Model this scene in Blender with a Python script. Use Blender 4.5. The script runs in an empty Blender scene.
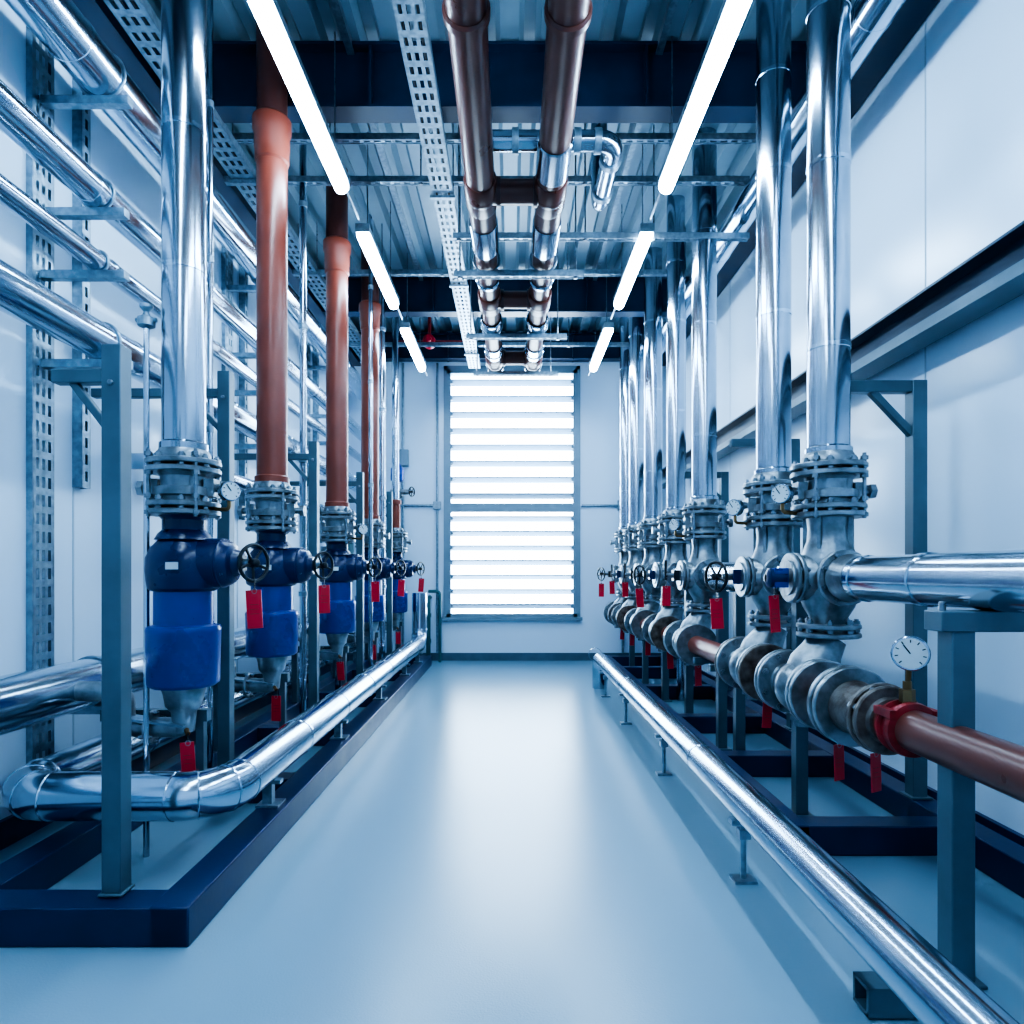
import bpy, bmesh, math, random
from mathutils import Vector, Matrix
random.seed(7)
V = Vector
# ------------------------------------------------------------------ materials
def nmat(name, col, metal=0.0, rough=0.5, var=0.12, scale=6.0, bump=0.0, bscale=60.0, rvar=0.08, col2=None, stretch=None, spec=0.5):
    m = bpy.data.materials.new(name); m.use_nodes = True
    nt = m.node_tree; b = nt.nodes["Principled BSDF"]
    tc = nt.nodes.new("ShaderNodeTexCoord"); mp = nt.nodes.new("ShaderNodeMapping")
    nt.links.new(tc.outputs["Object"], mp.inputs[0])
    if stretch: mp.inputs["Scale"].default_value = stretch
    n = nt.nodes.new("ShaderNodeTexNoise"); n.inputs["Scale"].default_value = scale; n.inputs["Detail"].default_value = 5
    nt.links.new(mp.outputs[0], n.inputs["Vector"])
    cr = nt.nodes.new("ShaderNodeValToRGB")
    c2 = col2 if col2 else tuple(min(1, c*(1+var)) for c in col)
    c1 = tuple(c*(1-var) for c in col)
    cr.color_ramp.elements[0].color = (*c1, 1); cr.color_ramp.elements[1].color = (*c2, 1)
    cr.color_ramp.elements[0].position = .35; cr.color_ramp.elements[1].position = .65
    nt.links.new(n.outputs[0], cr.inputs[0]); nt.links.new(cr.outputs[0], b.inputs["Base Color"])
    mr = nt.nodes.new("ShaderNodeMapRange")
    mr.inputs[3].default_value = max(0.02, rough-rvar); mr.inputs[4].default_value = rough+rvar
    nt.links.new(n.outputs[0], mr.inputs[0]); nt.links.new(mr.outputs[0], b.inputs["Roughness"])
    b.inputs["Metallic"].default_value = metal
    b.inputs["Specular IOR Level"].default_value = spec
    if bump:
        n2 = nt.nodes.new("ShaderNodeTexNoise"); n2.inputs["Scale"].default_value = bscale; n2.inputs["Detail"].default_value = 3
        nt.links.new(tc.outputs["Object"], n2.inputs["Vector"])
        bp = nt.nodes.new("ShaderNodeBump"); bp.inputs["Strength"].default_value = bump; bp.inputs["Distance"].default_value = .01
        nt.links.new(n2.outputs[0], bp.inputs["Height"]); nt.links.new(bp.outputs[0], b.inputs["Normal"])
    return m
M = {}
M['alu']   = nmat("aluminium_cladding", (.48,.57,.66), 1, .17, .05, 3, .008, 7, .03)
M['steel'] = nmat("polished_steel", (.38,.445,.52), 1, .18, .07, 4, .008, 7, .03)
M['galv']  = nmat("galvanised_steel", (.25,.33,.40), .8, .38, .2, 26, .05, 60)
M['cast']  = nmat("cast_metal", (.235,.27,.30), .75, .34, .36, 11, .25, 40)
M['rust']  = nmat("stained_cast_metal", (.085,.055,.045), .4, .45, .4, 12, .3, 50, col2=(.20,.18,.17))
M['bolt']  = nmat("zinc_bolt", (.22,.26,.30), .9, .30, .2, 30)
M['terra'] = nmat("terracotta_pipe_paint", (.215,.046,.028), .0, .34, .10, 4, .03, 40)
M['brown2']= nmat("reddish_brown_pipe_paint", (.135,.040,.030), .0, .30, .12, 5)
M['brown'] = nmat("dark_brown_pipe_paint", (.085,.026,.022), .0, .34, .12, 5)
M['navy']  = nmat("navy_paint", (.005,.017,.070), .0, .36, .12, 5, .03, 40)
M['navy2'] = nmat("blue_black_beam_paint", (.007,.024,.060), .0, .42, .12, 5)
M['rail']  = nmat("slate_blue_rail_paint", (.014,.036,.072), .2, .38, .12, 5)
M['blue']  = nmat("royal_blue_paint", (.005,.034,.225), .0, .28, .1, 5, .05, 50)
M['dblue'] = nmat("deep_blue_paint", (.004,.015,.075), .0, .28, .1, 5, .05, 50)
M['post']  = nmat("grey_painted_steel", (.085,.135,.175), .3, .40, .10, 6, .03, 60)
M['red']   = nmat("red_tag_plastic", (.58,.010,.03), .0, .4, .1, 6)
M['redp']  = nmat("red_clamp_paint", (.26,.012,.018), .0, .4, .35, 18, .2, 30)
M['black'] = nmat("black_enamel", (.010,.013,.018), .0, .3, .1, 6)
M['white'] = nmat("white_dial_face", (.58,.65,.68), .0, .4, .03, 6)
M['brass'] = nmat("brass", (.28,.17,.08), 1, .35, .1, 12)
M['teal']  = nmat("grey_green_paint", (.04,.11,.13), .1, .4, .1, 6)
M['slat']  = nmat("louvre_blade_paint", (.22,.33,.44), .1, .45, .05, 6)
M['frame'] = nmat("window_frame_paint", (.20,.28,.35), .2, .45, .05, 6)
M['base']  = nmat("baseboard_paint", (.07,.12,.17), .0, .45, .1, 6)
M['deck']  = nmat("ceiling_deck_paint", (.22,.31,.38), .2, .42, .05, 3)
M['wall']  = nmat("sandwich_panel_paint", (.63,.77,.90), .0, .24, .006, 1.0, .012, 4, .02)
M['seam']  = nmat("panel_seam", (.38,.49,.59), .0, .5, .05, 6)
M['floor'] = nmat("epoxy_floor", (.215,.335,.425), .0, .23, .004, .5, .09, 120, .01, spec=.7)
def emat(name, col, s):
    m = bpy.data.materials.new(name); m.use_nodes = True
    b = m.node_tree.nodes["Principled BSDF"]
    b.inputs["Base Color"].default_value = (.9,.9,.9,1)
    b.inputs["Emission Color"].default_value = (*col,1); b.inputs["Emission Strength"].default_value = s
    return m
M['tube'] = emat("fluorescent_diffuser", (.54,.78,1.0), 52)
# ------------------------------------------------------------------ builder
def basis(ax):
    ax = V(ax).normalized()
    h = V((0,0,1)) if abs(ax.z) < .9 else V((1,0,0))
    u = ax.cross(h).normalized(); w = ax.cross(u).normalized()
    return ax, u, w
class B:
    def __init__(s, name):
        s.name = name; s.v = []; s.f = []; s.m = []; s.mats = []
    def mi(s, k):
        if k not in s.mats: s.mats.append(k)
        return s.mats.index(k)
    def add(s, vs, fs, k):
        o = len(s.v); i = s.mi(k)
        s.v += [V(x) for x in vs]
        for f in fs: s.f.append([a+o for a in f]); s.m.append(i)
    def lathe(s, p, ax, prof, k, seg=28, cap=True):
        ax,u,w = basis(ax); p = V(p); vs=[]; fs=[]
        for t,r in prof:
            for j in range(seg):
                a = 2*math.pi*j/seg
                vs.append(p+ax*t+(u*math.cos(a)+w*math.sin(a))*r)
        for i in range(len(prof)-1):
            for j in range(seg):
                a=i*seg+j; b=i*seg+(j+1)%seg
                fs.append([a,b,b+seg,a+seg])
        if cap:
            fs.append(list(range(seg))[::-1]); n=(len(prof)-1)*seg; fs.append([n+j for j in range(seg)])
        s.add(vs,fs,k)
    def cyl(s, a, b, r, k, seg=20):
        a=V(a); b=V(b); L=(b-a).length
        s.lathe(a, b-a, [(0,r),(L,r)], k, seg)
    def box(s, c, sz, k, rot=None):
        c=V(c); hx,hy,hz=[x/2 for x in sz]
        vs=[V((x*hx,y*hy,z*hz)) for x in(-1,1) for y in(-1,1) for z in(-1,1)]
        if rot is not None: vs=[rot@x for x in vs]
        s.add([x+c for x in vs],[[0,1,3,2],[4,6,7,5],[0,4,5,1],[2,3,7,6],[0,2,6,4],[1,5,7,3]],k)
    def beam(s, a, b, w, h, k, up=(0,0,1)):
        a=V(a); b=V(b); d=(b-a).normalized(); up=V(up)
        if abs(d.dot(up))>.95: up=V((0,1,0))
        x=d.cross(up).normalized(); z=x.cross(d).normalized()
        vs=[p+x*i*w/2+z*j*h/2 for p in(a,b) for i in(-1,1) for j in(-1,1)]
        s.add(vs,[[0,1,3,2],[4,6,7,5],[0,4,5,1],[2,3,7,6],[0,2,6,4],[1,5,7,3]],k)
    def ibeam(s, a, b, w, h, k, t=.02):
        a=V(a); b=V(b); o=V((0,0,h/2-t/2))
        s.beam(a+o,b+o,w,t,k); s.beam(a-o,b-o,w,t,k); s.beam(a,b,t,h-2*t,k)
    def tube(s, pts, r, k, bend=None, seg=20, gore=None):
        pts=[V(p) for p in pts]; bend = bend or r*2
        path=[pts[0]]; gores=[]
        for i in range(1,len(pts)-1):
            p=pts[i]; d1=(pts[i-1]-p).normalized(); d2=(pts[i+1]-p).normalized()
            ang=d1.angle(d2)
            if ang>3.1: path.append(p); continue
            t=min(bend/math.tan(ang/2), (pts[i-1]-p).length*.49,(pts[i+1]-p).length*.49)
            R=t*math.tan(ang/2); cdir=(d1+d2).normalized(); c=p+cdir*(R/math.sin(ang/2))
            a=p+d1*t-c; tot=math.pi-ang; n=10
            axn=a.cross(p+d2*t-c).normalized()
            for q in range(n+1):
                rv=Matrix.Rotation(tot*q/n,3,axn)@a; path.append(c+rv)
                if gore and q in(0,3,7,10): gores.append((c+rv,axn.cross(rv)))
        path.append(pts[-1])
        T=(path[1]-path[0]).normalized(); _,u,w=basis(T); vs=[];fs=[]
        for i,p in enumerate(path):
            if i==0: t=(path[1]-p)
            elif i==len(path)-1: t=p-path[i-1]
            else: t=(path[i+1]-p).normalized()+(p-path[i-1]).normalized()
            t.normalize(); u=(u-t*u.dot(t)).normalized(); w=t.cross(u)
            for j in range(seg):
                a=2*math.pi*j/seg; vs.append(p+(u*math.cos(a)+w*math.sin(a))*r)
        for i in range(len(path)-1):
            for j in range(seg):
                a=i*seg+j;b=i*seg+(j+1)%seg; fs.append([a,b,b+seg,a+seg])
        fs.append(list(range(seg))[::-1]); n=(len(path)-1)*seg; fs.append([n+j for j in range(seg)])
        s.add(vs,fs,k)
        for p,ax in gores: s.torus(p,ax,r,.0045,k,36,6)
    def torus(s, p, ax, R, r, k, seg=32, sm=10):
        ax,u,w=basis(ax); p=V(p); vs=[];fs=[]
        for i in range(seg):
            a=2*math.pi*i/seg; d=u*math.cos(a)+w*math.sin(a)
            for j in range(sm):
                b=2*math.pi*j/sm; vs.append(p+d*(R+r*math.cos(b))+ax*r*math.sin(b))
        for i in range(seg):
            for j in range(sm):
                fs.append([i*sm+j,((i+1)%seg)*sm+j,((i+1)%seg)*sm+(j+1)%sm,i*sm+(j+1)%sm])
        s.add(vs,fs,k)
    def ball(s, p, ax, r, k, sq=1.0, seg=28, n=12):
        s.lathe(V(p), ax, [(-r*sq*math.cos(math.pi*i/n), max(.001,r*math.sin(math.pi*i/n))) for i in range(n+1)], k, seg)
    def flange(s, p, ax, r, t, k, nb=8, bolts=True, br=.011, blen=None):
        ax,u,w=basis(ax); p=V(p)
        s.lathe(p-ax*t/2, ax, [(0,r-.006),(.005,r),(t-.005,r),(t,r-.006)], k, 36)
        if bolts:
            bl = blen or t+.05
            for j in range(nb):
                a=2*math.pi*(j+.5)/nb; q=p+(u*math.cos(a)+w*math.sin(a))*(r*.84)
                s.lathe(q-ax*bl/2, ax, [(0,br),(bl,br)], 'bolt', 6)
                s.lathe(q-ax*(t/2+.016), ax, [(0,br*1.6),(t+.032,br*1.6)], 'bolt', 6)
    def wheel(s, p, ax, R, k='black'):
        ax,u,w=basis(ax); p=V(p)
        s.torus(p,ax,R,.0095,k,36,8); s.lathe(p-ax*.03,ax,[(0,.022),(.05,.022),(.055,.012)],k,12)
        for j in range(5):
            a=2*math.pi*j/5+.3; d=u*math.cos(a)+w*math.sin(a); s.cyl(p-ax*.008,p+d*R,.0075,k,8)
    def tag(s, p, w=.07, h=.17, yaw=0.0):
        p=V(p); s.cyl(p,p-V((0,0,.05)),.003,'black',6)
        yaw+=random.uniform(-.25,.25)
        R=Matrix.Rotation(yaw,3,'Z')@Matrix.Rotation(random.uniform(-.08,.08),3,'Y')
        s.box(p-V((0,0,.05+h/2)),(w,.005,h),'red',R)
        s.torus(p-V((0,0,.055)),R@V((0,1,0)),.012,.003,'bolt',12,6)
        for q in(-.12,0,.12): s.box(p-V((0,0,.05+h/2))+R@V((0,-.0035,h*q)),(w*.62,.001,h*.012),'redp',R)
    def gauge(s, p, face, R, stem_to):
        ax,u,w=basis(face); p=V(p)
        s.lathe(p-ax*.025,ax,[(0,R*.9),(.005,R),(.045,R),(.05,R*.94)],'steel',28)
        s.lathe(p+ax*.0255,ax,[(0,R*.86),(.002,R*.86)],'white',28)
        for j in range(9):
            a=math.radians(-45+j*33.75); d=V((0,0,1))*math.sin(a)+u*math.cos(a)
            d=(d-ax*d.dot(ax)).normalized()
            s.beam(p+ax*.0285+d*R*.62,p+ax*.0285+d*R*.80,.004,.002,'black',up=ax)
        s.beam(p+ax*.030,p+ax*.030+(V((0,0,1))*.7+u*.5).normalized()*R*.6,.005,.002,'black',up=ax)
        s.tube([p-V((0,0,R*.5)),p-V((0,0,R+.04)),stem_to] if V(stem_to).z>p.z-R-.03 or abs(V(stem_to).x-p.x)>.02 else [p,stem_to],.010,'brass',.02,10)
    def perf(s, o, u, v, L, W, n, k, pitch=.10, slot=.065, rows=2, fl=.03):
        o=V(o);u=V(u).normalized();v=V(v).normalized();n=V(n).normalized()
        q=lambda a,b,c,d: s.add([o+u*a+v*c,o+u*b+v*c,o+u*b+v*d,o+u*a+v*d],[[0,1,2,3]],k)
        cw=W/(rows*2+1); cells=int(L/pitch)
        for i in range(rows*2+1):
            a=i*cw-W/2; b=a+cw
            if i%2==0: q(0,L,a,b)
            else:
                for c in range(cells): q(c*pitch,c*pitch+pitch-slot,a,b)
                q(cells*pitch,L,a,b)
        for sg in(-1,1):
            e=o+v*sg*W/2
            s.beam(e+n*fl/2,e+u*L+n*fl/2,.006,fl,k,up=n)
    def done(s, sharp=.6, bevel=0):
        me=bpy.data.meshes.new(s.name)
        vs=s.v; mn=V((min(p.x for p in vs),min(p.y for p in vs),min(p.z for p in vs))); mx=V((max(p.x for p in vs),max(p.y for p in vs),max(p.z for p in vs)))
        org=V(((mn.x+mx.x)/2,(mn.y+mx.y)/2,mn.z))
        me.from_pydata([p-org for p in vs],[],s.f)
        for k in s.mats: me.materials.append(M[k])
        me.polygons.foreach_set("material_index",s.m)
        bm=bmesh.new(); bm.from_mesh(me); bmesh.ops.recalc_face_normals(bm,faces=bm.faces)
        for f in bm.faces: f.smooth=True
        for e in bm.edges:
            if len(e.link_faces)!=2 or e.calc_face_angle(3)>sharp: e.smooth=False
        bm.to_mesh(me); bm.free()
        ob=bpy.data.objects.new(s.name,me); ob.location=org; bpy.context.collection.objects.link(ob)
        if bevel:
            md=ob.modifiers.new("bevel",'BEVEL'); md.width=bevel; md.segments=2; md.limit_method='ANGLE'
        return ob
# ------------------------------------------------------------------ room
XL,XR,Y0,Y1,H=-2.6,2.45,-2.5,10.3,5.15
b=B("floor"); b.box(((XL+XR)/2,(Y0+Y1)/2,-.05),(XR-XL+.4,Y1-Y0+.4,.1),'floor'); b.done()
b=B("ceiling"); x=XL; prof=[]
while x<XR:
    for dx,z in((0,0),(.13,0),(.165,.07),(.245,.07),(.28,0)): prof.append((min(x+dx,XR),H+z))
    x+=.28
n=len(prof)
vs=[(px,Y0,pz) for px,pz in prof]+[(px,Y1,pz) for px,pz in prof]
b.add(vs,[[i,i+1,i+1+n,i+n] for i in range(n-1) if abs(prof[i+1][0]-prof[i][0])>1e-4],'deck')
b.box(((XL+XR)/2,(Y0+Y1)/2,H+.14),(XR-XL+.4,Y1-Y0+.4,.1),'deck')
b.done(.3)
def sidewall(name,x,sg):
    b=B(name); b.box((x+sg*.1,(Y0+Y1)/2,H/2+.05),(.2,Y1-Y0,H+.1),'wall')
    y=Y0+.6
    while y<Y1:
        b.box((x-sg*.001,y,H/2),(.006,.010,H),'seam'); y+=1.15
    b.done()
sidewall("wall_left",XL,-1); sidewall("wall_right",XR,1)
b=B("wall_front"); b.box(((XL+XR)/2,Y0-.1,H/2+.05),(XR-XL+.4,.2,H+.1),'wall'); b.done()
WX,WZ0,WZ1=1.03,.68,4.6
b=B("wall_back"); t=.2; yc=Y1+t/2
b.box(((XL-.2-WX)/2,yc,H/2+.05),(-WX-XL+.2,t,H+.1),'wall'); b.box(((XR+.2+WX)/2,yc,H/2+.05),(XR+.2-WX,t,H+.1),'wall')
b.box((0,yc,WZ0/2),(2*WX,t,WZ0),'wall'); b.box((0,yc,(WZ1+H+.1)/2),(2*WX,t,H+.1-WZ1),'wall')
for x in(-1.75,1.75): b.box((x,Y1,H/2),(.012,.006,H),'seam')
b.done()
b=B("window_1"); fw=.06
for x in(-WX+fw/2,WX-fw/2): b.box((x,Y1+.05,(WZ0+WZ1)/2),(fw,.16,WZ1-WZ0),'frame')
for z in(WZ0+.03,WZ1-.03): b.box((0,Y1+.05,z),(2*WX,.16,.06),'frame')
for x in(-WX-.02,WX+.02): b.box((x,Y1-.012,(WZ0+WZ1)/2),(.06,.03,WZ1-WZ0+.12),'frame')
b.box((0,Y1-.012,WZ1+.03),(2*WX+.1,.03,.06),'frame'); b.box((0,Y1-.03,WZ0-.02),(2*WX+.16,.09,.05),'frame')
zm=2.42; b.box((0,Y1+.05,zm),(2*WX-.1,.14,.14),'frame')
def slats(z0,z1,n):
    for i in range(n):
        z=z0+(z1-z0)*(i+.5)/n
        b.box((0,Y1+.05,z),(2*WX-.12,.135,.022),'slat',Matrix.Rotation(math.radians(-32),3,'X'))
        for x in(-WX+.075,WX-.075): b.box((x,Y1+.05,z),(.03,.10,.05),'frame')
slats(zm+.06,WZ1-.06,8); slats(WZ0+.06,zm-.06,7)
b.done()
for nm,c,s in(("baseboard_back",((XL+XR)/2,Y1-.015,.06),(XR-XL,.03,.12)),("baseboard_left",(XL+.015,(Y0+Y1)/2,.07),(.03,Y1-Y0,.14)),("baseboard_right",(XR-.015,(Y0+Y1)/2,.07),(.03,Y1-Y0,.14))):
    b=B(nm); b.box(c,s,'base' if 'back' in nm else 'navy'); b.done()
# ------------------------------------------------------------------ structure beams
for y in(-.6,2.0,4.65,8.25,10.12):
    b=B("ceiling_beam"); b.ibeam((XL,y,4.90),(XR,y,4.90),.17,.46 if y<10 else .4,'navy2')
    for x in(XL+.25,-1.0,.95,XR-.25): b.box((x,y,4.9),(.02,.15,.42),'navy2')
    b.done()
for x in(XL+.12,XR-.11):
    b=B("ceiling_edge_beam"); b.ibeam((x,Y0,4.83),(x,Y1,4.83),.2,.34,'navy2'); b.done()
for x in(-1.15,1.05):
    b=B("roof_purlin"); b.beam((x,Y0,5.12),(x,Y1,5.12),.05,.06,'galv'); b.done()
def strut(y,z,x0,x1,rods=()):
    b=B("strut_channel"); b.perf((x0,y,z-.02),(1,0,0),(0,1,0),x1-x0,.05,(0,0,1),'galv',.08,.05,1,.045)
    for sg in(-1,1): b.beam((x0,y+sg*.026,z),(x1,y+sg*.026,z),.005,.05,'galv')
    for x in rods: b.cyl((x,y,z-.03),(x,y,H+.03),.007,'bolt',8); b.cyl((x,y,z-.035),(x,y,z-.02),.02,'bolt',6)
    b.done()
strut(5.35,4.62,XL+.24,XR-.24,(-1.5,-.75,.6,1.3)); strut(4.95,4.70,XL+.24,XR-.24,(-1.5,1.3))
strut(5.5,4.235,-.5,2.0,(-.45,.62,1.2)); strut(5.62,3.97,-.5,.62,(-.45,.55)); strut(7.0,4.62,XL+.24,XR-.24,(-1.4,-.75,.6,1.4)); strut(7.1,3.97,-.5,.6,(-.45,.5)); strut(9.2,4.62,XL+.24,XR-.24,(-1.3,.8))
strut(2.0,4.62,XL+.24,XR-.24,(-1.3,.8)); strut(1.2,3.97,-.5,.6,(-.45,.5)); strut(8.42,3.97,-.5,.6,(-.45,.5))
def tray(x,z,w,y0,y1):
    b=B("cable_tray"); b.perf((x,y0,z),(0,1,0),(1,0,0),y1-y0,w,(0,0,1),'galv',.11,.06,3,.06)
    for y in(5.35,7.0,9.2,2.0):
        for sg in(-1,1): b.cyl((x+sg*w*.5,y,z),(x+sg*w*.5,y,H+.03),.006,'bolt',8)
        b.beam((x-w*.6,y,z-.02),(x+w*.6,y,z-.02),.04,.02,'galv')
    for q,dz in((-.05,.012),(-.02,.012),(.02,.014),(.05,.012)): b.cyl((x+q,y0,z+dz),(x+q,y1,z+dz),.009,'black',6)
    b.done()
tray(-.57,4.50,.17,-2,9.9)
tray(-2.2,4.62,.2,-2,9.9)
# ------------------------------------------------------------------ lights
def lamp(x,z,y0,y1):
    b=B("fluorescent_light")
    b.box((x,(y0+y1)/2,z+.055),(.11,y1-y0,.05),'galv')
    b.lathe((x,y0+.01,z),(0,1,0),[(0,.04),(.01,.052),(y1-y0-.03,.052),(y1-y0-.02,.04)],'tube',20)
    for y in(y0,y1-.03): b.box((x,y+.015,z+.05),(.115,.035,.07),'galv')
    for y in(y0+.2,y1-.2): b.cyl((x,y,z+.07),(x,y,H+.03),.005,'bolt',8)
    b.cyl((x,y1-.02,z+.06),(x,y1+.50,z+.06),.012,'galv',10)
    b.done()
for x in(-1.24,1.12):
    for y0 in(-1.15,1.0,3.15,5.38,7.5): lamp(x,4.2,y0,y0+(1.6 if y0<5 else 1.45))
# ------------------------------------------------------------------ ceiling brown pipes
b=B("overhead_brown_pipe_run")
for x,z in((-.22,4.1),(.27,4.1)):
    b.cyl((x,-2.4,z),(x,5.0,z),.100,'brown2',36); b.cyl((x,5.0,z),(x,8.55,z),.092,'brown2',28)
    for y in(1.0,3.10,5.95,6.9,7.9):
        b.lathe((x,y,z),(0,1,0),[(0,.104),(.012,.116),(.05,.116),(.062,.104)],'brown2' if y<5 else 'steel',28)
    b.lathe((x,5.0,z),(0,1,0),[(0,.108),(.01,.112),(.40,.112),(.41,.100)],'steel',28)
    for y in(6.9,7.7):
        b.lathe((x,y,z),(0,1,0),[(0,.100),(.01,.108),(.36,.108),(.37,.100)],'steel',28)
    b.lathe((x,8.5,z),(0,1,0),[(0,.092),(.01,.108),(.10,.108),(.14,.09),(.16,.04)],'steel',28)
for y in(4.62,6.45,8.2):
    b.cyl((-.22,y,4.1),(.27,y,4.1),.085,'brown2',24)
    for x in(-.11,.15): b.lathe((x,y,4.1),(1,0,0),[(0,.1),(.03,.1)],'brown',24)
    for x in(-.22,.27): b.ball((x,y,4.1),(0,0,1),.118,'brown2')
    for x in(-.22,.27): b.lathe((x,y-.17,4.1),(0,1,0),[(0,.105),(.02,.115),(.3,.115),(.34,.105)],'brown2',28)
b.lathe((.27,4.05,4.1),(0,1,0),[(0,.104),(.01,.112),(.33,.112),(.34,.104)],'steel',28)
for y in(1.2,5.62,7.1,8.42):
    for x in(-.22,.27):
        b.torus((x,y,4.1),(0,1,0),.112,.010,'galv')
b.done()
b=B("overhead_steel_branch_pipe")
b.tube([(-.22,4.42,4.15),(-.22,4.42,4.33),(.70,4.42,4.33),(.70,5.22,4.33),(.70,5.22,H)],.066,'steel',.10,28)
for x in(.0,.42,.56): b.lathe((x,4.42,4.33),(1,0,0),[(0,.080),(.045,.080)],'galv',24)
for y in(4.60,5.0): b.lathe((.70,y,4.33),(0,1,0),[(0,.078),(.05,.078)],'galv',24)
b.done()
# ------------------------------------------------------------------ left wall pipes
def ypipe(name,x,z,r,k='alu',y0=-2.4,y1=9.9,step=1.3,off=0,joint=None):
    b=B(name); b.cyl((x,y0,z),(x,y1,z),r,k,36); y=y0+.5+off
    while y<y1-.2:
        b.lathe((x,y,z),(0,1,0),[(0,r),(.003,r+.004),(.03,r+.004),(.033,r)],joint or k,36,False); y+=step
    b.ball((x,y1,z),(0,1,0),r,k,.3)
    b.done()
LP=[(-2.25,4.12,.125),(-2.27,3.47,.085),(-2.27,3.10,.055),(-2.25,2.66,.10)]
for i,(x,z,r) in enumerate(LP): ypipe("insulated_wall_pipe" if r>.07 else "steel_wall_pipe",x,z,r,'alu' if r>.07 else 'steel',off=.17*i)
b=B("steel_wall_pipe"); b.tube([(XL,4.4,2.15),(-2.27,4.4,2.15),(-2.27,9.9,2.15)],.055,'steel',.1); b.done()
ypipe("insulated_wall_pipe",-2.30,.80,.13,'alu',y0=-2.4,off=.3,y1=8.5)
ypipe("insulated_wall_pipe",1.95,4.42,.11,'alu',off=.2)
for y in(1.3,3.56,5.9,8.2):
    b=B("perforated_pipe_rack")
    b.perf((XL+.035,y,.12),(0,0,1),(0,1,0),4.35,.16,(-1,0,0),'galv',.10,.06,3,.035)
    b.perf((XL+.06,y+.32,1.9),(0,0,1),(0,1,0),2.6,.07,(-1,0,0),'galv',.10,.06,1,.06)
    for x,z,r in LP+[(-2.30,.80,.13)]:
        b.beam((XL+.02,y,z-r-.022),(x+.16,y,z-r-.022),.05,.044,'galv')
        b.torus((x,y,z),(0,1,0),r+.006,.007,'galv')
    b.done()
# ------------------------------------------------------------------ right wall rail
b=B("wall_mounted_channel_rail")
b.beam((2.33,Y0,2.80),(2.33,Y1-.2,2.80),.08,.20,'rail')
b.beam((2.285,Y0,2.905),(2.285,Y1-.2,2.905),.17,.014,'rail'); b.beam((2.285,Y0,2.695),(2.285,Y1-.2,2.695),.17,.014,'post')
b.beam((2.21,Y0,2.725),(2.21,Y1-.2,2.725),.012,.05,'post')
for y in(0,2,4,6,8,10): b.box((2.40,y,2.80),(.10,.08,.14),'rail')
b.done()
# ------------------------------------------------------------------ skids
b=B("pump_skid_frame")
for x in(-1.28,-2.12): b.beam((x,2.42,.075),(x,9.75,.075),.15,.15,'navy')
for y in(2.495,4.0,5.3,6.8,8.4,9.68): b.beam((-2.42 if y<2.6 else -2.12,y,.074),(-1.21,y,.074),.15,.146,'navy')
b.done(bevel=.006)
b=B("valve_skid_frame")
b.beam((1.40,3.2,.075),(1.40,9.75,.075),.14,.15,'navy'); b.beam((2.26,1.0,.075),(2.26,9.75,.075),.14,.15,'navy')
for y in(3.27,4.5,5.7,7.2,8.6,9.68): b.beam((1.34,y,.074),(2.26,y,.074),.14,.146,'navy')
b.done(bevel=.006)
# ------------------------------------------------------------------ floor pipes
b=B("insulated_floor_pipe_loop")
b.tube([(-1.33,9.35,1.1),(-1.33,9.35,.38),(-1.33,2.96,.38),(-2.29,2.96,.38),(-2.29,9.3,.38)],.108,'alu',.20,36,gore=True)
for y in[4.0+.9*i for i in range(6)]:
    for x in(-1.33,-2.29): b.lathe((x,y,.38),(0,1,0),[(0,.108),(.003,.112),(.03,.112),(.033,.108)],'alu',36,False)
for y in(3.5,4.9,6.4,7.9,9.0):
    b.beam((-1.31,y,.15),(-1.31,y,.30),.05,.05,'galv'); b.box((-1.30,y,.155),(.12,.12,.012),'galv'); b.box((-1.32,y,.275),(.16,.05,.02),'galv')
    b.beam((-2.17,y,.15),(-2.17,y,.30),.05,.05,'galv'); b.box((-2.22,y,.272),(.16,.05,.02),'galv')
b.done()
b=B("insulated_floor_rail_pipe")
xr=1.05; zr=.36; rr=.08
b.tube([(xr,-2.3,zr),(xr,7.85,zr),(xr,7.85,0)],rr,'alu',.12,36)
for i in range(5):
    y=-1+2.3*i; b.lathe((xr,y,zr),(0,1,0),[(0,rr),(.003,rr+.003),(.025,rr+.003),(.028,rr)],'alu',36,False)
for y in(.6,1.45,2.95,4.5,6.0,7.3):
    b.cyl((xr,y,.01),(xr,y,zr-rr+.01),.013,'galv',10); b.box((xr,y,.006),(.10,.08,.012),'galv'); b.box((xr,y,.215),(.05,.05,.04),'galv'); b.box((xr,y,zr-rr-.012),(.12,.05,.02),'galv')
b.done()
b=B("square_tube_bracket")
for o in(.04,-.04): b.beam((1.11,2.07,.055+o),(1.30,2.07,.055+o),.09,.012,'post')
for o in(-.04,.04): b.beam((1.11,2.07+o,.055),(1.30,2.07+o,.055),.012,.09,'post')
b.done()
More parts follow.
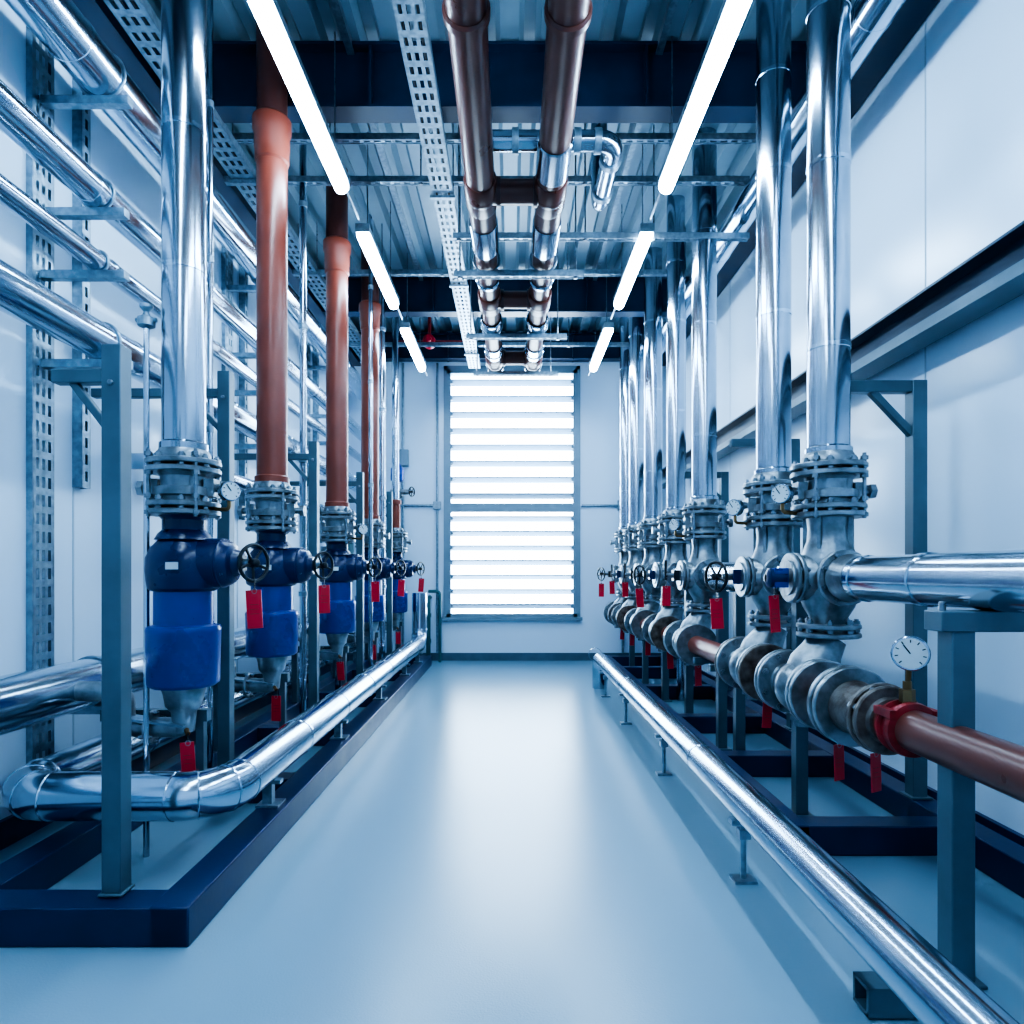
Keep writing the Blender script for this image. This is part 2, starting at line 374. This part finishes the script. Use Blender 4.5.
# ------------------------------------------------------------------ left pump stations
def head(b,x,y,k='cast',r=.175):
    z=1.98
    b.lathe((x,y,z-.03),(0,0,1),[(0,r*.72),(.04,r*.72),(.07,r*.62)],k)
    b.flange((x,y,z-.035),(0,0,1),r,.028,k,8); b.flange((x,y,z-.075),(0,0,1),r,.028,k,8,False)
    b.lathe((x,y,1.705),(0,0,1),[(0,r*.8),(.03,r*.62),(.07,r*.60),(.075,r*.78),(.115,r*.78),(.12,r*.60),(.17,r*.62),(.20,r*.78)],k)
    b.flange((x,y,1.735),(0,0,1),r*.98,.028,k,8); b.flange((x,y,1.695),(0,0,1),r*.98,.028,k,8,False)
    for a in range(4):
        an=math.pi/4+a*math.pi/2; px=x+math.cos(an)*r*.93; py=y+math.sin(an)*r*.93
        b.cyl((px,py,1.67),(px,py,2.0),.010,'bolt',8)
        for q in(1.68,1.76,1.875,1.965): b.cyl((px,py,q),(px,py,q+.02),.019,'bolt',6)
    for sg in(-1,1): b.box((x+sg*r*.8,y,1.82),(.05,.07,.09),k); b.cyl((x+sg*r*.8,y,1.82),(x+sg*r*1.22,y,1.82),.022,'bolt',10); b.lathe((x+sg*r*1.12,y,1.82),(sg,0,0),[(0,.04),(.03,.04)],k,6)
def pump(y,gauge=True):
    b=B("blue_circulation_pump"); x=-1.65
    head(b,x,y)
    b.lathe((x,y,1.56),(0,0,1),[(0,.135),(.03,.12),(.05,.10),(.10,.10),(.125,.12),(.13,.12)],'dblue')
    b.lathe((x,y,1.30),(0,0,1),[(0,.13),(.01,.155),(.02,.165),(.06,.172),(.11,.176),(.17,.174),(.22,.152),(.255,.12),(.28,.11)],'dblue')
    b.lathe((x,y,1.445),(1,0,0),[(0,.13),(.16,.125),(.22,.118),(.25,.10),(.26,.07),(.29,.06)],'dblue')
    b.flange((x+.20,y,1.445),(1,0,0),.124,.02,'dblue',6,True,.008)
    b.cyl((x+.26,y,1.445),(x+.34,y-.015,1.445),.022,'bolt',12); b.box((x+.285,y,1.445),(.04,.055,.075),'black')
    wp=V((x+.36,y-.02,1.445)); b.wheel(wp,(.90,-.44,0),.09)
    b.tag(wp+V((.01,-.02,-.085)),.075,.19,.15)
    b.lathe((x,y,1.12),(0,0,1),[(0,.165),(.015,.150),(.02,.138),(.19,.138),(.2,.13),(.22,.12)],'blue')
    b.lathe((x,y,.83),(0,0,1),[(0,.150),(.012,.165),(.02,.168),(.27,.172),(.285,.174),(.30,.168),(.305,.15)],'blue',36)
    b.box((x+.03,y-.176,1.43),(.06,.004,.035),'white')
    b.lathe((x,y,.60),(0,0,1),[(0,.05),(.05,.055),(.10,.06),(.13,.085),(.19,.095),(.235,.11)],'cast')
    b.tube([(x,y,.68),(x,y,.62),(x-.30,y,.62),(x-.30,y,.80),(-2.25,y,.80)],.05,'cast',.07)
    b.flange((x-.16,y,.62),(1,0,0),.085,.02,'cast',6,True,.007)
    b.beam((-2.12,y+.10,.66),(x+.08,y+.10,.66),.05,.06,'post'); b.beam((-2.08,y+.10,.15),(-2.08,y+.10,.66),.05,.05,'post'); b.beam((x+.04,y+.10,.15),(x+.04,y+.10,.66),.04,.04,'post')
    b.box((x-.12,y-.02,.655),(.30,.10,.012),'galv',Matrix.Rotation(.12,3,'Y'))
    b.tube([(x,y,.64),(x+.05,y-.06,.60)],.012,'brass',.02,8)
    b.tag((x+.05,y-.06,.61),.065,.17,.1)
    if gauge: b.gauge((x+.245,y-.04,1.80),(.9,-1,0),.05,(x+.10,y,1.72))
    b.done()
PY=[3.27,4.47,6.13,7.55,9.2]
for i,y in enumerate(PY): pump(y,i in(0,2))
def vsteel(x,y,r,z0=1.99,z1=H+.04,k='steel',rings=(2.9,3.6,4.4)):
    b=B("vertical_steel_pipe"); b.cyl((x,y,z0),(x,y,z1),r,k,40)
    for z in rings: b.lathe((x,y,z),(0,0,1),[(0,r),(.003,r+.003),(.025,r+.003),(.028,r)],'alu',40,False)
    b.lathe((x,y,z0),(0,0,1),[(0,r+.012),(.05,r+.012),(.06,r)],k,40,False)
    b.done()
def vterra(x,y,r):
    b=B("vertical_terracotta_pipe"); b.cyl((x,y,1.99),(x,y,4.38),r*.94,'terra',36)
    b.lathe((x,y,4.20),(0,0,1),[(0,r*.94),(.015,r*1.04),(.09,r*1.04),(.10,r*1.08),(.20,r*1.08),(.22,r*1.18),(.30,r*1.18),(.32,r*1.0)],'terra',36)
    b.cyl((x,y,4.5),(x,y,H+.04),r*.94,'brown',36)
    b.lathe((x,y,1.99),(0,0,1),[(0,r*1.05),(.06,r*1.05),(.07,r*.94)],'terra',36,False); b.done()
vsteel(-1.65,PY[0],.102)
for y in PY[1:4]: vterra(-1.65,y,.108)
b=B("vertical_terracotta_pipe"); b.cyl((-1.65,9.2,1.99),(-1.65,9.2,2.4),.07,'terra',24); b.lathe((-1.65,9.2,2.35),(0,0,1),[(0,.07),(.01,.085),(.06,.085),(.07,.07)],'terra',24); b.cyl((-1.65,9.2,2.4),(-1.65,9.2,H+.04),.05,'steel',20); b.done()
for x,y,r in((-1.72,5.35,.028),(-1.50,6.9,.022),(-1.62,8.1,.04),(-1.95,4.2,.018),(-1.9,7.1,.03)):
    b=B("thin_conduit_pipe"); b.cyl((x,y,0),(x,y,H+.04),r,'steel',16)
    for z in(1.2,2.3,3.4,4.4): b.lathe((x,y,z),(0,0,1),[(0,r*1.3),(.04,r*1.3)],'galv',12)
    b.done()
b=B("air_vent_valve_riser"); x,y=-1.80,3.2
b.tube([(x,y,0),(x,y,2.62)],.014,'steel',seg=10); b.lathe((x,y,2.60),(0,0,1),[(0,.02),(.01,.04),(.05,.04),(.06,.02),(.08,.012),(.10,.03),(.115,.03)],'galv',12)
b.cyl((x-.05,y,2.64),(x+.05,y,2.64),.012,'galv',8); b.done()
def stand(x,y,ztop,arm,sg,name="pipe_support_post",w=.10,z0=.15):
    b=B(name); b.beam((x,y,z0),(x,y,ztop),w,w,'post'); b.box((x,y,z0+.006),(w*1.25,w*1.25,.012),'post')
    b.beam((x,y,ztop-.12),(x+sg*arm,y,ztop-.12),w*.7,w*.7,'post')
    b.beam((x+sg*min(.20,arm*.7),y,ztop-.14),(x,y,ztop-.36),w*.4,w*.4,'post',up=(0,1,0))
    b.cyl((x,y-w*.5-.01,ztop-.15),(x,y+w*.5+.01,ztop-.15),.012,'bolt',6); b.done(bevel=.004)
stand(-1.545,2.54,2.28,.24,-1,w=.075); stand(-1.62,3.68,2.53,.75,-1,w=.07); stand(-1.60,5.25,2.45,.75,-1,w=.07); stand(-1.60,6.85,2.45,.75,-1,w=.07); stand(-1.60,8.5,2.45,.75,-1,w=.07)
# ------------------------------------------------------------------ right valve stations
RY=[3.39,4.10,5.58,6.55,7.6,8.6,9.35]
def valve(y,i):
    b=B("flanged_valve_assembly"); x=1.65; xh=1.52
    head(b,x,y,'cast',.185)
    b.lathe((x,y,1.10),(0,0,1),[(0,.085),(.06,.09),(.12,.125),(.20,.150),(.30,.152),(.38,.135),(.46,.105),(.52,.100),(.60,.11)],'cast')
    b.torus((x,y,1.37),(0,0,1),.150,.012,'cast')
    for an in(.8,2.4,3.9,5.4):
        b.beam((x+math.cos(an)*.10,y+math.sin(an)*.10,1.52),(x+math.cos(an)*.10,y+math.sin(an)*.10,1.70),.018,.05,'cast',up=(math.cos(an),math.sin(an),0))
    b.lathe((x,y,1.37),(-1,0,0),[(0,.12),(.14,.12),(.17,.10),(.22,.09)],'cast')
    b.flange((x-.17,y,1.37),(1,0,0),.13,.022,'cast',8,True,.009); b.flange((x-.20,y,1.37),(1,0,0),.13,.022,'cast',8,False)
    b.flange((x,y-.17,1.37),(0,1,0),.14,.022,'cast',8,True,.009); b.flange((x,y+.17,1.37),(0,1,0),.14,.022,'cast',8,True,.009)
    b.flange((x,y,1.12),(0,0,1),.155,.026,'cast',8); b.flange((x,y,1.075),(0,0,1),.155,.026,'cast',8,False)
    b.lathe((x,y,1.06),(xh-x,0,-.26),[(0,.09),(.08,.10),(.16,.125),(.26,.12)],'cast')
    b.ball((xh,y,.80),(0,1,0),.145,'cast',.9)
    b.lathe((xh,y-.19,.80),(0,1,0),[(0,.12),(.03,.095),(.35,.095),(.38,.12)],'cast')
    for dy in(-.185,.185): b.flange((xh,y+dy,.80),(0,1,0),.172,.028,'cast',8); b.flange((xh,y+dy*1.22,.80),(0,1,0),.172,.028,'cast' if i%2==0 else 'rust',8,False)
    b.lathe((xh,y,.66),(0,0,-1),[(0,.07),(.03,.07),(.035,.05),(.06,.05)],'bolt',8)
    b.cyl((x-.2,y,1.37),(x-.33,y,1.37),.022,'bolt',12)
    if i==0:
        b.lathe((x-.33,y-.02,1.37),(1,0,0),[(0,.03),(.01,.05),(.09,.05),(.10,.035)],'dblue',16); b.box((x-.27,y-.02,1.37),(.07,.09,.10),'blue'); b.tag((x-.30,y-.05,1.33),.06,.19,.1)
    else:
        b.box((x-.24,y,1.37),(.06,.08,.09),'dblue' if i%2 else 'black')
        if i in(1,3,6): wp=V((x-.37,y-.02,1.37)); b.wheel(wp,(-.9,-.44,0),.092); b.tag(wp+V((0,-.02,-.085)),.075,.19,.1)
        else: b.cyl((x-.33,y,1.33),(x-.33,y,1.50),.012,'black',8); b.tag((x-.33,y-.02,1.33),.07,.17,.1)
    if i<3: b.gauge((x-.26,y-.05,1.80),(-1,-.9,0),.052,(x-.11,y,1.70))
    b.tag((xh+.05,y-.10,.66) if i else (xh+.02,y-.33,.64),.06,.17,.2)
    b.done()
for i,y in enumerate(RY): valve(y,i)
for i,y in enumerate(RY):
    vsteel(1.65,y,.104 if i not in(3,) else .09,rings=((2.55,3.5,4.3),(3.0,3.9,4.5))[i%2])
b=B("vertical_steel_riser"); x,y,r=1.85,7.1,.05; b.cyl((x,y,0),(x,y,H+.04),r,'steel',28)
for z in(2.3,3.2,4.1): b.lathe((x,y,z),(0,0,1),[(0,r+.002),(.03,r+.004)],'alu',28)
b.done()
b=B("insulated_header_pipe"); b.tube([(1.65,9.75,1.37),(1.65,1.0,1.37),(1.65,.75,1.37),(2.45,.75,1.37)],.103,'alu',.2,seg=36)
for y in(1.3,1.9,2.55,3.0): b.lathe((1.65,y,1.37),(0,1,0),[(0,.103),(.004,.109),(.04,.109),(.044,.103)],'alu',36,False)
b.lathe((1.65,3.06,1.37),(0,1,0),[(0,.106),(.10,.12),(.14,.11)],'cast')
b.done()
b=B("brown_header_pipe"); xh=1.52
b.tube([(xh,2.9,.80),(xh,.9,.80),(2.45,.9,.80)],.078,'brown2',.16,32)
b.tube([(xh,9.75,.80),(xh,2.8,.80)],.075,'terra',seg=28)
b.flange((xh,2.95,.80),(0,1,0),.178,.032,'cast',8); b.flange((xh,2.90,.80),(0,1,0),.178,.030,'cast',8,False)
b.lathe((xh,2.60,.80),(0,1,0),[(0,.09),(.02,.10),(.10,.115),(.14,.095),(.28,.12)],'rust')
b.flange((xh,2.67,.80),(0,1,0),.145,.026,'rust',8); b.flange((xh,2.63,.80),(0,1,0),.14,.026,'rust',8,False)
b.lathe((xh,2.45,.80),(0,1,0),[(0,.08),(.004,.102),(.025,.106),(.03,.09),(.07,.09),(.075,.106),(.095,.102),(.10,.08)],'redp',32)
for an in(.6,2.5,-.6): b.box((xh+math.cos(an)*.105,2.50,.80+math.sin(an)*.105),(.03,.11,.03),'redp')
b.tube([(xh,2.5,.80),(xh,2.5,.98)],.016,'brass',seg=12); b.lathe((xh,2.5,.90),(0,0,1),[(0,.028),(.05,.028)],'brass',6)
b.gauge((xh,2.48,1.09),(-.6,-1,0.05),.066,(xh,2.5,.95))
b.tag((xh+.07,2.84,.66),.06,.17,.3)
b.done()
b=B("header_pipe_stand")
b.beam((1.53,2.24,0),(1.53,2.24,1.235),.08,.08,'post'); b.box((1.53,2.24,.006),(.13,.13,.012),'post')
b.beam((1.45,2.24,1.232),(2.45,2.24,1.232),.10,.07,'post'); b.beam((2.30,2.24,.15),(2.30,2.24,1.2),.08,.08,'post')
b.cyl((1.47,2.22,1.24),(1.47,2.22,1.30),.012,'bolt',8); b.done(bevel=.004)
def frame(y,zt,w):
    b=B("pipe_support_frame"); b.beam((2.25,y,.15),(2.25,y,zt),w,w,'post'); b.beam((1.75,y,zt-w*.4),(2.29,y,zt-w*.4),w*.8,w*.8,'post'); b.box((2.25,y,.156),(w*1.5,w*1.5,.012),'post')
    b.beam((2.0,y,zt-w*.7),(2.25,y,zt-.32),w*.5,w*.5,'post',up=(0,1,0)); b.done(bevel=.004)
frame(3.62,2.46,.08); frame(5.2,2.46,.08); frame(6.9,2.46,.08)
for y in(3.75,4.75,5.15,6.1,7.05,8.1,9.0):
    b=B("pipe_support_post"); b.beam((1.66,y,0),(1.66,y,1.26),.07,.07,'post'); b.box((1.66,y,.006),(.13,.13,.012),'post'); b.box((1.66,y,1.262),(.16,.09,.012),'post')
    b.beam((1.66,y,.70),(xh-.08,y,.70),.05,.05,'post'); b.done(bevel=.004)
# ------------------------------------------------------------------ back wall services
b=B("wall_conduit_run")
for x in(-1.18,-1.72): b.cyl((x,Y1-.03,.12),(x,Y1-.03,4.7),.018,'galv',10)
b.cyl((-2.2,Y1-.03,2.45),(-1.18,Y1-.03,2.45),.022,'galv',10); b.box((-1.18,Y1-.04,2.45),(.12,.08,.12),'galv'); b.box((-1.72,Y1-.05,3.2),(.18,.1,.25),'frame'); b.done()
b=B("wall_conduit_run"); b.cyl((1.1,Y1-.03,2.45),(2.3,Y1-.03,2.45),.022,'galv',10); b.cyl((1.75,Y1-.03,.12),(1.75,Y1-.03,4.7),.018,'galv',10); b.box((1.75,Y1-.05,2.45),(.16,.1,.16),'frame'); b.done()
b=B("sprinkler_pipe"); yy=9.45
b.cyl((-1.7,yy,4.74),(-.62,yy,4.74),.03,'redp',14); b.ball((-1.2,yy,4.74),(0,1,0),.10,'red',.8); b.cyl((-1.2,yy,4.74),(-1.2,yy,H),.025,'redp',12); b.lathe((-1.2,yy-.06,4.74),(0,-1,0),[(0,.085),(.04,.085),(.05,.05),(.09,.04)],'red',20)
b.done()
b=B("grey_green_drain_pipe"); b.tube([(-1.30,Y1,1.0),(-1.30,10.1,1.0),(-1.30,10.1,0)],.035,'teal',.06); b.tube([(-1.30,10.1,1.1),(-1.12,10.1,1.1),(-1.12,10.1,0)],.025,'teal',.06)
for z in(.3,.7): b.lathe((-1.30,10.1,z),(0,0,1),[(0,.045),(.06,.045)],'teal',14)
b.done()
b=B("blue_motor_actuator"); b.cyl((-1.72,9.75,0),(-1.72,9.75,3.0),.035,'steel',14); b.lathe((-1.72,9.75,2.75),(0,0,1),[(0,.06),(.02,.10),(.2,.10),(.24,.06),(.3,.03)],'blue'); b.cyl((-1.82,9.75,2.6),(-1.55,9.75,2.6),.04,'cast',14); b.flange((-1.72,9.75,2.55),(0,0,1),.09,.03,'cast',6); b.wheel((-1.5,9.73,2.6),(1,-.5,0),.07); b.done()
b=B("electrical_junction_box"); b.box((-2.35,8.9,1.6),(.28,.3,.45),'frame'); b.box((-2.205,8.9,1.6),(.012,.26,.41),'teal'); b.box((-2.545,8.9,1.6),(.11,.1,.3),'galv'); b.done()
# ------------------------------------------------------------------ world / camera
w=bpy.data.worlds.new("overcast_sky"); bpy.context.scene.world=w; w.use_nodes=True
bg=w.node_tree.nodes["Background"]; bg.inputs[0].default_value=(.62,.82,1,1); bg.inputs[1].default_value=15
cam=bpy.data.cameras.new("camera"); co=bpy.data.objects.new("camera",cam); bpy.context.collection.objects.link(co)
co.location=(0,0,1.4); co.rotation_euler=(math.pi/2,0,0); cam.sensor_width=36; cam.lens=650/1024*36; cam.shift_y=60/1024; cam.clip_start=.05
bpy.context.scene.camera=co
vs=bpy.context.scene.view_settings
vs.view_transform='AgX'
try: vs.look='AgX - High Contrast'
except Exception as e: print(e)
vs.exposure=0.42
